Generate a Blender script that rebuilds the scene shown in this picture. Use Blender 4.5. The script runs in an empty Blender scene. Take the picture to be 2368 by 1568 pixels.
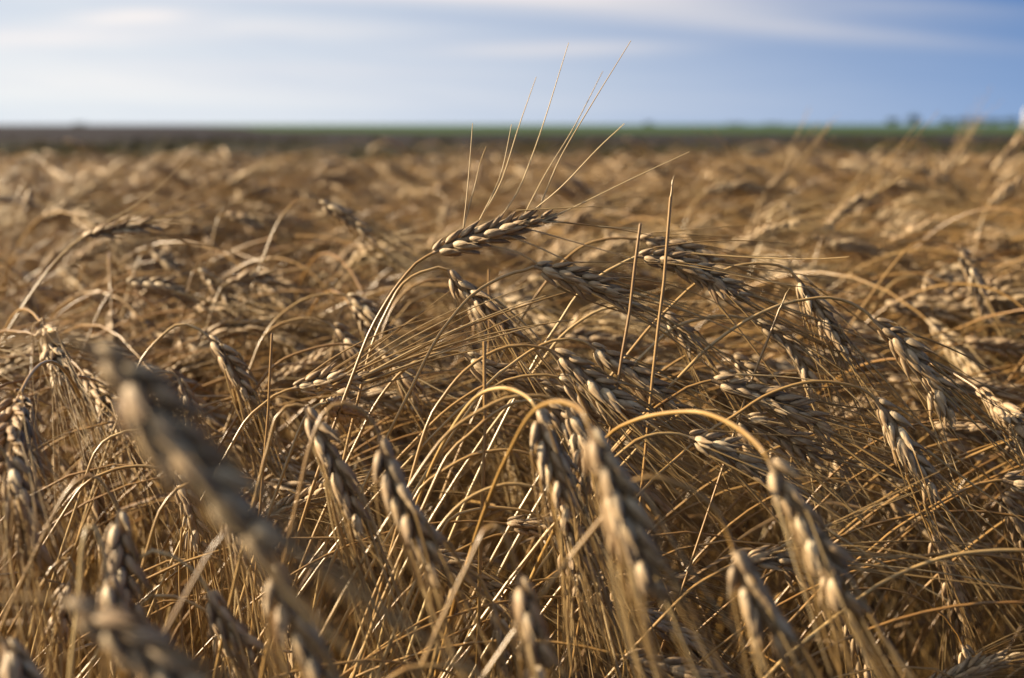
import bpy, math, random
import numpy as np
from mathutils import Matrix, Vector

# ------------------------------------------------------------------ camera, sky, sun, exposure
SC = bpy.context.scene
COL = SC.collection
rad = math.radians
FOC = 3289.0                      # 50 mm lens in units of a 2368 px wide frame
HORIZON = 288.0
PITCH = math.atan((784 - HORIZON) / FOC)
CAM = np.array([0.0, 0.0, 1.0])
FWD = np.array([0, math.cos(PITCH), -math.sin(PITCH)])
UPV = np.array([0, math.sin(PITCH), math.cos(PITCH)])
RGT = np.array([1.0, 0, 0])

cam_d = bpy.data.cameras.new('camera')
cam = bpy.data.objects.new('camera', cam_d)
COL.objects.link(cam)
cam.location = CAM
cam.rotation_euler = (rad(90) - PITCH, 0, 0)
cam_d.sensor_width = 36
cam_d.lens = 50
cam_d.clip_start = 0.02
cam_d.clip_end = 9000
cam_d.dof.use_dof = True
cam_d.dof.focus_distance = 0.88
cam_d.dof.aperture_fstop = 5.7
SC.camera = cam

SUN_AZ = rad(-84)      # from the view direction (+Y), to the left
SUN_EL = rad(23)
sdir = Vector((math.sin(SUN_AZ) * math.cos(SUN_EL), math.cos(SUN_AZ) * math.cos(SUN_EL), math.sin(SUN_EL)))
sun_d = bpy.data.lights.new('sun', 'SUN')
sun_d.energy = 5.0
sun_d.angle = rad(0.5)
sun_d.color = (1.0, 0.85, 0.62)
sun = bpy.data.objects.new('sun', sun_d)
COL.objects.link(sun)
sun.rotation_euler = sdir.to_track_quat('Z', 'Y').to_euler()
sun.location = (0, 0, 5)

SC.view_settings.view_transform = 'Standard'
SC.view_settings.look = 'None'
SC.view_settings.exposure = 1.50
SC.view_settings.gamma = 1
SC.render.film_transparent = False
SC.cycles.max_bounces = 6
SC.cycles.diffuse_bounces = 1
SC.cycles.glossy_bounces = 2
SC.cycles.transmission_bounces = 3
SC.cycles.use_denoising = True


def nd(nt, typ, **kw):
    n = nt.nodes.new(typ)
    for k, v in kw.items():
        setattr(n, k, v)
    return n


def math_node(nt, op, a, b=None, clamp=False):
    n = nt.nodes.new('ShaderNodeMath')
    n.operation = op
    n.use_clamp = clamp
    for i, v in enumerate((a, b)):
        if v is None:
            continue
        if isinstance(v, (int, float)):
            n.inputs[i].default_value = v
        else:
            nt.links.new(v, n.inputs[i])
    return n.outputs[0]


world = bpy.data.worlds.new('World')
SC.world = world
world.use_nodes = True
wt = world.node_tree
wt.nodes.clear()
wout = nd(wt, 'ShaderNodeOutputWorld')
bg = nd(wt, 'ShaderNodeBackground')
bg.inputs['Strength'].default_value = 0.057
wt.links.new(bg.outputs[0], wout.inputs[0])
sky = nd(wt, 'ShaderNodeTexSky', sky_type='NISHITA')
sky.sun_disc = False
sky.sun_elevation = SUN_EL
sky.sun_rotation = SUN_AZ
sky.air_density = 1.0
sky.dust_density = 0.6
sky.ozone_density = 3.0
sky.altitude = 100
tc = nd(wt, 'ShaderNodeTexCoord')
sep = nd(wt, 'ShaderNodeSeparateXYZ')
wt.links.new(tc.outputs['Generated'], sep.inputs[0])
lift = nd(wt, 'ShaderNodeVectorMath', operation='ADD')      # the clean air above the dusty layer
wt.links.new(tc.outputs['Generated'], lift.inputs[0])
lift.inputs[1].default_value = (0, 0, 0.22)
wt.links.new(lift.outputs[0], sky.inputs[0])
yy = math_node(wt, 'MAXIMUM', sep.outputs[1], 0.05)
u_ = math_node(wt, 'DIVIDE', sep.outputs[0], yy)
v_ = math_node(wt, 'DIVIDE', sep.outputs[2], yy)
cmb = nd(wt, 'ShaderNodeCombineXYZ')
wt.links.new(math_node(wt, 'MULTIPLY', u_, 3.0), cmb.inputs[0])
wt.links.new(math_node(wt, 'ADD', math_node(wt, 'MULTIPLY', v_, 34.0), math_node(wt, 'MULTIPLY', u_, 2.2)), cmb.inputs[1])
cn = nd(wt, 'ShaderNodeTexNoise')
cn.inputs['Scale'].default_value = 1.0
cn.inputs['Detail'].default_value = 5
cn.inputs['Roughness'].default_value = 0.6
cn.inputs['Distortion'].default_value = 0.6
wt.links.new(cmb.outputs[0], cn.inputs['Vector'])
mr = nd(wt, 'ShaderNodeMapRange')
mr.inputs['From Min'].default_value = 0.30
mr.inputs['From Max'].default_value = 0.78
wt.links.new(cn.outputs[0], mr.inputs[0])


def streak(px, py, ha, hb, tilt, amp):
    """one wisp of cloud: centre and half sizes given as slopes of the sky direction"""
    u0 = (px - 1184) / FOC
    v0 = (HORIZON - py) / FOC
    ca, sa = math.cos(tilt), math.sin(tilt)
    du = math_node(wt, 'SUBTRACT', u_, u0)
    dv = math_node(wt, 'SUBTRACT', v_, v0)
    a = math_node(wt, 'ADD', math_node(wt, 'MULTIPLY', du, ca / (ha / FOC)), math_node(wt, 'MULTIPLY', dv, sa / (ha / FOC)))
    b = math_node(wt, 'ADD', math_node(wt, 'MULTIPLY', du, -sa / (hb / FOC)), math_node(wt, 'MULTIPLY', dv, ca / (hb / FOC)))
    r2 = math_node(wt, 'ADD', math_node(wt, 'MULTIPLY', a, a), math_node(wt, 'MULTIPLY', b, b))
    g = math_node(wt, 'EXPONENT', math_node(wt, 'MULTIPLY', r2, -1.0))
    return math_node(wt, 'MULTIPLY', g, amp)


acc = None
for s in [(1400, 2, 620, 32, -0.045, 1.2), (1720, 62, 460, 24, -0.08, 0.62), (1300, 118, 260, 17, 0.02, 1.0),
          (1000, -8, 460, 20, 0.0, 0.9), (340, 44, 130, 17, 0.03, 1.6), (60, 92, 420, 24, 0.02, 1.1), (700, 72, 320, 24, -0.03, 0.45),
          (300, 180, 700, 40, 0.0, 0.35), (900, 230, 800, 32, -0.02, 0.25), (2000, 95, 420, 16, -0.06, 0.35),
          (700, 162, 420, 12, -0.03, 0.3), (2100, 20, 320, 12, -0.06, 0.2)]:
    g = streak(*s)
    acc = g if acc is None else math_node(wt, 'ADD', acc, g)
nz = math_node(wt, 'ADD', math_node(wt, 'MULTIPLY', mr.outputs[0], 0.75), 0.42)
fac = math_node(wt, 'MULTIPLY', math_node(wt, 'MULTIPLY', acc, nz), 0.85)
# thin high veil, densest towards the sun
vm = nd(wt, 'ShaderNodeMapRange', interpolation_type='SMOOTHSTEP')
vm.inputs['From Min'].default_value = 0.53
vm.inputs['From Max'].default_value = -0.40
vm.inputs['To Min'].default_value = 0.0
vm.inputs['To Max'].default_value = 0.84
wt.links.new(u_, vm.inputs[0])
low = nd(wt, 'ShaderNodeMapRange', interpolation_type='SMOOTHSTEP')
low.inputs['From Min'].default_value = 0.10
low.inputs['From Max'].default_value = 0.0
low.inputs['To Min'].default_value = 0.0
low.inputs['To Max'].default_value = 0.17
wt.links.new(v_, low.inputs[0])
base_veil = math_node(wt, 'ADD', vm.outputs[0], low.outputs[0])
base_veil = math_node(wt, 'MULTIPLY', base_veil, math_node(wt, 'ADD', math_node(wt, 'MULTIPLY', mr.outputs[0], 0.22), 0.86))
fac = math_node(wt, 'MINIMUM', fac, 0.97)
tint = nd(wt, 'ShaderNodeMix', data_type='RGBA', blend_type='MULTIPLY')
tint.inputs[0].default_value = 1.0
tint.inputs[7].default_value = (0.345, 0.575, 0.83, 1)
wt.links.new(sky.outputs[0], tint.inputs[6])
veil = nd(wt, 'ShaderNodeMix', data_type='RGBA')
wt.links.new(base_veil, veil.inputs[0])
wt.links.new(tint.outputs[2], veil.inputs[6])
veil.inputs[7].default_value = (5.3, 5.5, 5.6, 1)
mixc = nd(wt, 'ShaderNodeMix', data_type='RGBA')
wt.links.new(fac, mixc.inputs[0])
wt.links.new(veil.outputs[2], mixc.inputs[6])
ccol = nd(wt, 'ShaderNodeMix', data_type='RGBA')          # clouds are creamier towards the sun
wt.links.new(vm.outputs[0], ccol.inputs[0])
ccol.inputs[6].default_value = (3.5, 3.6, 4.05, 1)
ccol.inputs[7].default_value = (7.0, 6.4, 6.0, 1)
wt.links.new(ccol.outputs[2], mixc.inputs[7])
wt.links.new(mixc.outputs[2], bg.inputs[0])

# ------------------------------------------------------------------ helpers
rng = np.random.default_rng(11)
random.seed(5)


def at(x, y, d):
    """the point seen at picture position x, y (2368 wide frame), d metres in front of the camera"""
    return CAM + d * (FWD + (x - 1184) / FOC * RGT + (784 - y) / FOC * UPV)


def unit(v):
    v = np.asarray(v, float)
    return v / (np.linalg.norm(v) + 1e-12)


def frames(P, ref=None):
    P = np.asarray(P, float)
    T = np.gradient(P, axis=0)
    T /= np.linalg.norm(T, axis=1)[:, None] + 1e-12
    n = np.array(ref if ref is not None else (0, 1, 0), float)
    N = np.zeros_like(P)
    for i in range(len(P)):
        n = n - T[i] * n.dot(T[i])
        if np.linalg.norm(n) < 1e-4:
            n = np.cross(T[i], (0.3, 0.5, 0.8))
        n = unit(n)
        N[i] = n
    B = np.cross(T, N)
    return T, N, B


def catmull(P, step):
    P = np.asarray(P, float)
    if len(P) < 3:
        n = max(2, int(np.linalg.norm(P[-1] - P[0]) / step))
        return np.array([P[0] + (P[-1] - P[0]) * t for t in np.linspace(0, 1, n)])
    Q = np.vstack([2 * P[0] - P[1], P, 2 * P[-1] - P[-2]])
    out = []
    for i in range(1, len(Q) - 2):
        L = np.linalg.norm(Q[i + 1] - Q[i])
        n = max(1, int(L / step))
        p0, p1, p2, p3 = Q[i - 1], Q[i], Q[i + 1], Q[i + 2]
        for k in range(n):
            t = k / n
            out.append(0.5 * (2 * p1 + (p2 - p0) * t + (2 * p0 - 5 * p1 + 4 * p2 - p3) * t * t + (3 * p1 - p0 - 3 * p2 + p3) * t ** 3))
    out.append(P[-1])
    return np.array(out)


def resample(P, n):
    P = np.asarray(P, float)
    s = np.r_[0, np.cumsum(np.linalg.norm(np.diff(P, axis=0), axis=1))]
    t = np.linspace(0, s[-1], n)
    return np.stack([np.interp(t, s, P[:, k]) for k in range(3)], 1), s[-1]


def grid_faces(rows, n, off=0):
    i = np.arange(rows - 1)[:, None] * n
    j = np.arange(n)[None, :]
    j2 = (j + 1) % n
    F = np.stack([i + j, i + j2, i + n + j2, i + n + j], -1).reshape(-1, 4)
    return F + off


def tube(P, R, n=6, ref=None):
    T, N, B = frames(P, ref)
    a = np.arange(n) * 2 * math.pi / n
    V = P[:, None, :] + np.asarray(R)[:, None, None] * (np.cos(a)[None, :, None] * N[:, None, :] + np.sin(a)[None, :, None] * B[:, None, :])
    return V.reshape(-1, 3), grid_faces(len(P), n)


class Geo:
    def __init__(self):
        self.V, self.F, self.M, self.R, self.n = [], [], [], [], 0

    def add(self, V, F, mat=0, rnd=0.5):
        V = np.asarray(V, np.float32)
        self.V.append(V)
        self.F.append(np.asarray(F) + self.n)
        self.M.append(np.full(len(F), mat, np.int32))
        self.R.append(np.full(len(V), rnd, np.float32) if np.isscalar(rnd) else np.asarray(rnd, np.float32))
        self.n += len(V)
        return self

    def merged(self):
        return np.concatenate(self.V), np.concatenate(self.F), np.concatenate(self.M), np.concatenate(self.R)

    def add_geo(self, g, M4=None, rnd=None):
        V, F, M, R = g
        if M4 is not None:
            V = V @ M4[:3, :3].T.astype(np.float32) + M4[:3, 3].astype(np.float32)
        self.V.append(V.astype(np.float32))
        self.F.append(F + self.n)
        self.M.append(M)
        self.R.append(R if rnd is None else np.clip(R * 0.35 + rnd * 0.65, 0, 1).astype(np.float32))
        self.n += len(V)

    def mesh(self, name, mats, smooth=True):
        V, F, M, R = self.merged()
        me = bpy.data.meshes.new(name)
        me.vertices.add(len(V))
        me.vertices.foreach_set('co', V.ravel().astype(np.float32))
        me.loops.add(len(F) * 4)
        me.loops.foreach_set('vertex_index', F.ravel().astype(np.int32))
        me.polygons.add(len(F))
        me.polygons.foreach_set('loop_start', (np.arange(len(F)) * 4).astype(np.int32))
        me.update(calc_edges=True)
        for m in mats:
            me.materials.append(m)
        if len(mats) > 1:
            me.polygons.foreach_set('material_index', M)
        me.polygons.foreach_set('use_smooth', np.full(len(F), smooth))
        at_ = me.attributes.new('rnd', 'FLOAT', 'POINT')
        at_.data.foreach_set('value', R)
        me.update()
        return me


def link(name, data, parent=None, **props):
    o = bpy.data.objects.new(name, data)
    COL.objects.link(o)
    if parent is not None:
        o.parent = parent
    for k, v in props.items():
        o[k] = v
    return o


# ------------------------------------------------------------------ materials
def straw_mat(name, ramp, rough, spec, transl=0.0, noise_scale=60, noise_amt=0.35, bump=0.0, stretch=1.0):
    m = bpy.data.materials.new(name)
    m.use_nodes = True
    nt = m.node_tree
    nt.nodes.clear()
    out = nd(nt, 'ShaderNodeOutputMaterial')
    p = nd(nt, 'ShaderNodeBsdfPrincipled')
    p.inputs['Roughness'].default_value = rough
    p.inputs['Specular IOR Level'].default_value = spec
    a = nd(nt, 'ShaderNodeAttribute', attribute_name='rnd')
    oi = nd(nt, 'ShaderNodeObjectInfo')
    t = nd(nt, 'ShaderNodeTexCoord')
    nz = nd(nt, 'ShaderNodeTexNoise')
    nz.inputs['Scale'].default_value = noise_scale
    nz.inputs['Detail'].default_value = 3
    mp = nd(nt, 'ShaderNodeMapping')
    mp.inputs['Scale'].default_value = (1, 1, stretch)
    nt.links.new(t.outputs['Object'], mp.inputs[0])
    nt.links.new(mp.outputs[0], nz.inputs['Vector'])
    f = math_node(nt, 'ADD', math_node(nt, 'MULTIPLY', a.outputs['Fac'], 0.62), math_node(nt, 'MULTIPLY', oi.outputs['Random'], 0.25))
    f = math_node(nt, 'ADD', f, math_node(nt, 'MULTIPLY', math_node(nt, 'SUBTRACT', nz.outputs[0], 0.38), noise_amt), clamp=True)
    cr = nd(nt, 'ShaderNodeValToRGB')
    el = cr.color_ramp.elements
    el[0].position, el[0].color = 0.0, (*ramp[0], 1)
    el[1].position, el[1].color = 1.0, (*ramp[-1], 1)
    for i, c in enumerate(ramp[1:-1]):
        e = el.new((i + 1) / (len(ramp) - 1))
        e.color = (*c, 1)
    nt.links.new(f, cr.inputs[0])
    nt.links.new(cr.outputs[0], p.inputs['Base Color'])
    if bump:
        b = nd(nt, 'ShaderNodeBump')
        b.inputs['Strength'].default_value = bump
        b.inputs['Distance'].default_value = 0.0006
        n2 = nd(nt, 'ShaderNodeTexNoise')
        n2.inputs['Scale'].default_value = 1500
        n2.inputs['Detail'].default_value = 2
        mp2 = nd(nt, 'ShaderNodeMapping')
        mp2.inputs['Scale'].default_value = (1, 1, 0.12)
        nt.links.new(t.outputs['Object'], mp2.inputs[0])
        nt.links.new(mp2.outputs[0], n2.inputs['Vector'])
        nt.links.new(n2.outputs[0], b.inputs['Height'])
        nt.links.new(b.outputs[0], p.inputs['Normal'])
    if transl:
        tr = nd(nt, 'ShaderNodeBsdfTranslucent')
        nt.links.new(cr.outputs[0], tr.inputs[0])
        mx = nd(nt, 'ShaderNodeMixShader')
        mx.inputs[0].default_value = transl
        nt.links.new(p.outputs[0], mx.inputs[1])
        nt.links.new(tr.outputs[0], mx.inputs[2])
        nt.links.new(mx.outputs[0], out.inputs[0])
    else:
        nt.links.new(p.outputs[0], out.inputs[0])
    return m


M_STEM = straw_mat('stem straw', [(0.105, 0.042, 0.0065), (0.205, 0.099, 0.021), (0.335, 0.192, 0.056), (0.50, 0.355, 0.16)], 0.33, 0.6, 0.0, 35, 0.5, 0.0, 0.4)
M_HUSK = straw_mat('ear husk', [(0.155, 0.085, 0.040), (0.28, 0.178, 0.092), (0.41, 0.285, 0.158), (0.58, 0.455, 0.285)], 0.52, 0.35, 0.06, 260, 0.9, 0.6)
M_AWN = straw_mat('awn straw', [(0.21, 0.112, 0.036), (0.37, 0.235, 0.092), (0.64, 0.49, 0.27)], 0.4, 0.5, 0.32, 60, 0.3)
M_LEAF = straw_mat('dry leaf', [(0.1350, 0.0675, 0.0252), (0.2340, 0.1350, 0.0585), (0.3780, 0.2700, 0.1575)], 0.5, 0.4, 0.3, 50, 0.5)
MATS = [M_STEM, M_HUSK, M_AWN, M_LEAF]


# ------------------------------------------------------------------ wheat anatomy
def lobe(L, w, th, nu, nv, keel=0.18, hook=-0.45):
    """one husk: a plump pointed teardrop along +z, keeled on its +x (outer) side"""
    t = np.linspace(0, 1, nv)
    prof = np.interp(t, [0, .1, .28, .46, .66, .82, .93, 1], [.40, .74, 1, .98, .80, .52, .26, .04])
    a = np.arange(nu) * 2 * math.pi / nu
    ca, sa = np.cos(a), np.sin(a)
    kk = 1 + keel * np.maximum(ca, 0) ** 6
    X = prof[:, None] * ca[None] * th / 2 * kk[None] + (np.sin(t * math.pi)[:, None] * 0.10 - hook * t[:, None] ** 3) * th
    Y = prof[:, None] * sa[None] * w / 2
    Z = np.repeat((t * L)[:, None], nu, 1)
    V = np.stack([X, Y, Z], -1).reshape(-1, 3)
    return V, grid_faces(nv, nu)


def rotY(a):
    c, s = math.cos(a), math.sin(a)
    return np.array([[c, 0, s], [0, 1, 0], [-s, 0, c]])


def rotX(a):
    c, s = math.cos(a), math.sin(a)
    return np.array([[1, 0, 0], [0, c, -s], [0, s, c]])


def rotZ(a):
    c, s = math.cos(a), math.sin(a)
    return np.array([[c, -s, 0], [s, c, 0], [0, 0, 1]])


def make_spikelet(r, nu, nv, full=True):
    """local frame: +z along the ear, +x away from the rachis, y across. returns geo and the awn roots"""
    g = Geo()
    tips = []
    items = []
    for s in (-1, 1):
        items.append(('f', s * 0.0017, 0.0012, r.uniform(.0130, .0155), .0041, .0030, s * r.uniform(.14, .24), r.uniform(.16, .27)))
        if full:
            items.append(('g', s * 0.0027, 0.0009, r.uniform(.0095, .0120), .0040, .0026, s * r.uniform(.18, .30), r.uniform(.14, .25)))
    items.append(('c', 0.0, 0.0012, r.uniform(.0105, .0130), .0034, .0032, r.uniform(-.07, .07), r.uniform(.10, .22)))
    for kind, y, x, L, w, th, fan, out in items:
        V, F = lobe(L, w, th, nu, nv, 0.2 if kind != 'g' else 0.3)
        Rm = rotX(-fan) @ rotY(out) @ rotZ(r.uniform(-.3, .3) + (0.9 * np.sign(y) if y else 0))
        V = V @ Rm.T + np.array([x, y, 0.0 if kind != 'c' else 0.0022])
        t = np.repeat(np.linspace(0, 1, nv), nu)
        g.add(V, F, 1, np.clip(r.uniform(.35, .95) - 0.25 * t, 0, 1))
        if kind != 'g':
            d = Rm @ np.array([0, 0, 1.0])
            tips.append((V[-nu:].mean(0) - d * .0004, d, kind))
        elif nu >= 7:          # the little beak of the glume
            d = Rm @ np.array([0, 0, 1.0])
            p = V[-nu:].mean(0)
            Vt, Ft = tube(np.array([p - d * .0012, p + d * .0016, p + d * .0048]), [.00042, .00026, .00008], 4)
            g.add(Vt, Ft, 1, .8)
    return g, tips


def awn_curve(r, n, k=None):
    """unit long awn along +z bending towards +x"""
    k = r.uniform(0.0, 0.22) if k is None else k
    t = np.linspace(0, 1, n)
    wv = r.uniform(-.012, .012)
    return np.stack([k * t ** 2 - k * 0.25 * t, wv * np.sin(t * 5), t], 1)


r0 = np.random.default_rng(3)
SPK_HI = []
for i in range(6):
    g, tips = make_spikelet(r0, 9, 8)
    SPK_HI.append((g.mesh('spikelet', [M_HUSK, M_HUSK]), tips))
SPK_MID = [make_spikelet(r0, 6, 6) for _ in range(5)]
SPK_LOW = [make_spikelet(r0, 4, 4, False) for _ in range(4)]
AWN_HI = []
for i in range(9):
    P = awn_curve(r0, 14, [0, .05, .1, .16, .22, .3, -.04, .12, .02][i])
    V, F = tube(P, np.interp(np.linspace(0, 1, 14), [0, .08, .3, 1], [.0105, .0068, .0056, .0024]), 5)
    AWN_HI.append(Geo().add(V, F, 2, r0.uniform(.3, .9)).mesh('awn', [M_AWN]))


def ear_layout(P, twist, view, r, scale=1.0, npairs=None):
    """spikelet frames along the ear's centre line P (base to tip)"""
    Pn, L = resample(P, 60)
    T, N, B = frames(Pn, view)
    n = npairs or int(round(L / .0050 / scale ** .5))
    out = []
    for k in range(n):
        f = (k + .3) / n
        i = min(59, int(f * 57))
        tw = twist + 0.5 * f
        side = 1 if k % 2 == 0 else -1
        o = (math.cos(tw) * B[i] + math.sin(tw) * N[i]) * side
        z = T[i]
        x = unit(o - z * o.dot(z))
        y = np.cross(z, x)
        s = scale * float(np.interp(f, [0, .08, .3, .8, 1], [.74, .95, 1.14, 1.02, .78])) * (r.uniform(.84, 1.16) if r.random() > .1 else r.uniform(.6, .8))
        z = unit(z + r.normal(0, .11, 3))
        x = unit(x - z * x.dot(z) + r.normal(0, .08, 3))
        x = unit(x - z * x.dot(z))
        y = np.cross(z, x)
        M = np.eye(4)
        M[:3, 0], M[:3, 1], M[:3, 2] = x * s, y * s, z * s
        M[:3, 3] = Pn[i] + x * .0007
        if k == n - 1:
            M[:3, 3] = Pn[57]
        out.append((M, f, s))
    return Pn, out


def awn_matrix(root, d, L, gravity, r):
    """place a unit awn: root point, direction, length; it bends towards 'gravity'"""
    z = unit(d)
    g = np.asarray(gravity, float)
    x = g - z * g.dot(z)
    if np.linalg.norm(x) < 1e-3:
        x = np.cross(z, (0, 1, 0))
    x = unit(x)
    M = np.eye(4)
    M[:3, 0], M[:3, 1], M[:3, 2] = x * L, np.cross(z, x) * L, z * L
    M[:3, 3] = root
    return M


def bend_dir(r):
    return unit(np.array([r.uniform(.1, .9), r.uniform(-.4, .4), r.uniform(-.9, .1)]))


def awn_specs(layout, tipsets, r, dens, lmul=1.0, flare=1.0):
    for (M, f, s), tips in zip(layout, tipsets):
        for p, d, kind in tips:
            if r.random() > (dens if kind == 'f' else dens * .6):
                continue
            pw = (M @ np.r_[p, 1])[:3]
            dw = unit(M[:3, :3] @ d)
            ax = unit(M[:3, 2])
            dd = unit(ax * .8 + dw * r.uniform(.35, 1.2) * flare + r.normal(0, .075, 3))
            L = r.uniform(.06, .115) * lmul * (0.8 + .3 * f)
            yield pw, dd, L


def stem_radii(n, r_low, r_top):
    t = np.linspace(0, 1, n)
    return r_low + (r_top - r_low) * t ** 0.8


def add_stem(g, P, r_low, r_top, sides, rnd, nodes=(), ref=None):
    s = np.r_[0, np.cumsum(np.linalg.norm(np.diff(P, axis=0), axis=1))]
    R = np.interp(s / s[-1], [0, .6, 1], [r_low, (r_low + r_top) / 2, r_top])
    rr = np.full(len(P), rnd)
    for q in nodes:                     # swollen joints
        k = np.exp(-((s - q) / .0022) ** 2)
        R = R * (1 + .38 * k)
        rr = rr - .5 * k
    V, F = tube(P, R, sides, ref)
    g.add(V, F, 0, np.clip(np.repeat(rr, sides), 0, 1))


def leaf_geo(g, root, d, L, w, r, n=12, rnd=.5):
    """a dry curled blade"""
    d = unit(d)
    P = []
    p = np.array(root, float)
    v = d.copy()
    side = unit(np.cross(d, (0, 0, 1)) + r.normal(0, .2, 3))
    wob = r.normal(0, .10, 3)
    for i in range(n):
        P.append(p.copy())
        p = p + v * L / n
        v = unit(v + np.array([0, 0, -.20]) + wob * .5 + r.normal(0, .05, 3))
    P = np.array(P)
    T, N, B = frames(P, side)
    t = np.linspace(0, 1, n)
    W = w * np.interp(t, [0, .15, .6, 1], [.5, 1, .8, .06])
    tw = r.uniform(-2.5, 2.5) * t
    a = np.cos(tw)[:, None] * N + np.sin(tw)[:, None] * B
    c = np.cross(T, a)
    rows = [P + a * W[:, None] / 2 + c * W[:, None] * .28, P, P - a * W[:, None] / 2 + c * W[:, None] * .28]
    V = np.stack(rows, 1).reshape(-1, 3)
    F = []
    for i in range(n - 1):
        for j in range(2):
            F.append((i * 3 + j, i * 3 + j + 1, i * 3 + 3 + j + 1, i * 3 + 3 + j))
    g.add(V, np.array(F), 3, rnd)


# ------------------------------------------------------------------ stalks traced one by one
def foot_path(p0, t0, r, lean=.38, step=.03):
    """carry a stem from its lowest seen point down to the soil"""
    h = p0[2]
    t0 = unit(t0)
    tz = max(t0[2], .35)
    slope = np.clip(t0[:2] / tz, -1.0, 1.0)
    foot = np.array([p0[0] - slope[0] * h * lean, p0[1] - slope[1] * h * lean + r.uniform(-.01, .03), 0.0])
    m0 = np.array([slope[0] * .12, 0.0, 1.0]) * h
    m1 = unit(np.r_[slope, 1.0]) * h * 1.0
    n = max(5, int(h / step))
    t = np.linspace(0, 1, n, endpoint=False)[:, None]
    P = (2 * t ** 3 - 3 * t ** 2 + 1) * foot + (t ** 3 - 2 * t ** 2 + t) * m0 + (-2 * t ** 3 + 3 * t ** 2) * p0 + (t ** 3 - t ** 2) * m1
    return P, foot


GROUP_NEAR = 'ripe wheat stalks standing in the field'
N_HERO = 0


def traced_stalk(label, stem, ear, d, ear_d=None, twist=None, awns=None, dens=.85, lmul=1.0, flare=1.0, size=1.0, thick=1.0, seed=None, down=None):
    """one stalk whose arch and ear follow the photograph, at its own distance d (metres)"""
    global N_HERO
    N_HERO += 1
    r = np.random.default_rng(seed if seed is not None else 100 + N_HERO)
    d0, d1 = d if isinstance(d, tuple) else (d, d)
    ns = len(stem)
    S = np.array([at(x, y, d0 + (d1 - d0) * i / max(1, ns - 1)) for i, (x, y) in enumerate(stem)])
    e1 = d1 if ear_d is None else ear_d
    ne = len(ear)
    E = np.array([at(x, y, d1 + (e1 - d1) * i / max(1, ne - 1)) for i, (x, y) in enumerate(ear)])
    low, foot = foot_path(S[0], S[1] - S[0], r)
    up = catmull(np.vstack([S, E[:1]]), .006)
    path = np.vstack([low, up])
    root = link('wheat_stalk', None, label=label, category='wheat stalk', group=GROUP_NEAR)
    root.location = foot
    Pl = path - foot
    g = Geo()
    tot = np.linalg.norm(np.diff(Pl, axis=0), axis=1).sum()
    add_stem(g, Pl, .0017 * thick, .00092 * thick, 9, r.uniform(.55, 1.15), (tot * .42, tot * .74, tot - r.uniform(.018, .045)))
    link('stem', g.mesh('stem', [M_STEM]), root)
    El = catmull(E, .004) - foot
    view = unit(E.mean(0) - CAM)
    twist = r.uniform(-.7, .7) if twist is None else twist
    Pn, lay = ear_layout(El, twist, view, r, size)
    g = Geo()
    V, F = tube(Pn, np.interp(np.arange(60) / 59, [0, .05, .2, .9, 1], [.0010, .0012, .0024, .0020, .0006]) * size, 8)
    g.add(V, F, 1, .4)
    eo = link('ear', g.mesh('ear', [M_HUSK, M_HUSK]), root)
    sets = []
    for M, f, s in lay:
        me, tips = SPK_HI[r.integers(len(SPK_HI))]
        o = link('spikelet', me, eo)
        o.matrix_basis = Matrix(M.tolist())
        sets.append(tips)
    if awns:
        for a in awns:
            pts = [at(x, y, dd) - foot for x, y, dd in a]
            # root the awn at the nearest husk tip
            best = min(((M @ np.r_[p, 1])[:3] for (M, f, s), tips in zip(lay, sets) for p, dv, k in tips), key=lambda q: np.linalg.norm(q - pts[0]))
            pts[0] = best
            P = catmull(np.array(pts), .006)
            V, F = tube(P, np.linspace(.00048, .00023, len(P)), 5)
            link('awn', Geo().add(V, F, 2, r.uniform(1.1, 1.4)).mesh('awn', [M_AWN]), eo)
    for pw, dd, L in awn_specs(lay, sets, r, dens if d1 < .8 or awns else dens * .68, lmul, flare):
        if down is not None:
            dd = unit(dd + np.array(down))
        o = link('awn', AWN_HI[r.integers(len(AWN_HI))], eo)
        o.matrix_basis = Matrix(awn_matrix(pw, dd, L, bend_dir(r), r).tolist())
    return root


H = traced_stalk
H('tallest wheat stalk, ear held up over the field, long awns fanned against the sky',
  [(801, 907), (852, 774), (893, 699), (921, 657), (962, 609), (985, 594)], [(1000, 586), (1060, 560), (1130, 540), (1200, 520), (1262, 508)], .88, twist=.35,
  awns=[[(1072, 525, .88), (1082, 429, .88), (1093, 285, .89)], [(1073, 523, .88), (1101, 418, .88), (1110, 377, .88), (1124, 339, .87)],
        [(1110, 511, .88), (1144, 439, .88), (1163, 387, .88), (1183, 288, .88)], [(1127, 507, .88), (1158, 422, .89), (1199, 295, .91), (1240, 178, .94)],
        [(1154, 497, .88), (1192, 453, .88), (1209, 418, .88), (1257, 285, .9), (1315, 99, .92)], [(1216, 501, .88), (1260, 405, .89), (1329, 291, .92), (1394, 165, .96)],
        [(1223, 487, .88), (1295, 367, .88), (1363, 250, .88), (1459, 94, .88)], [(1219, 504, .88), (1295, 435, .87), (1380, 346, .85), (1444, 286, .83)],
        [(1260, 501, .88), (1346, 470, .88), (1466, 411, .88), (1594, 351, .88)], [(1247, 513, .88), (1295, 514, .88), (1380, 523, .88), (1480, 530, .88)],
        [(1185, 551, .88), (1260, 579, .88), (1363, 633, .88), (1430, 690, .89)], [(1120, 560, .88), (1200, 585, .88), (1290, 640, .88)],
        [(1230, 530, .88), (1330, 560, .89), (1470, 600, .9)]], dens=.14, down=(.3, 0, -.5), lmul=.8)
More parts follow.
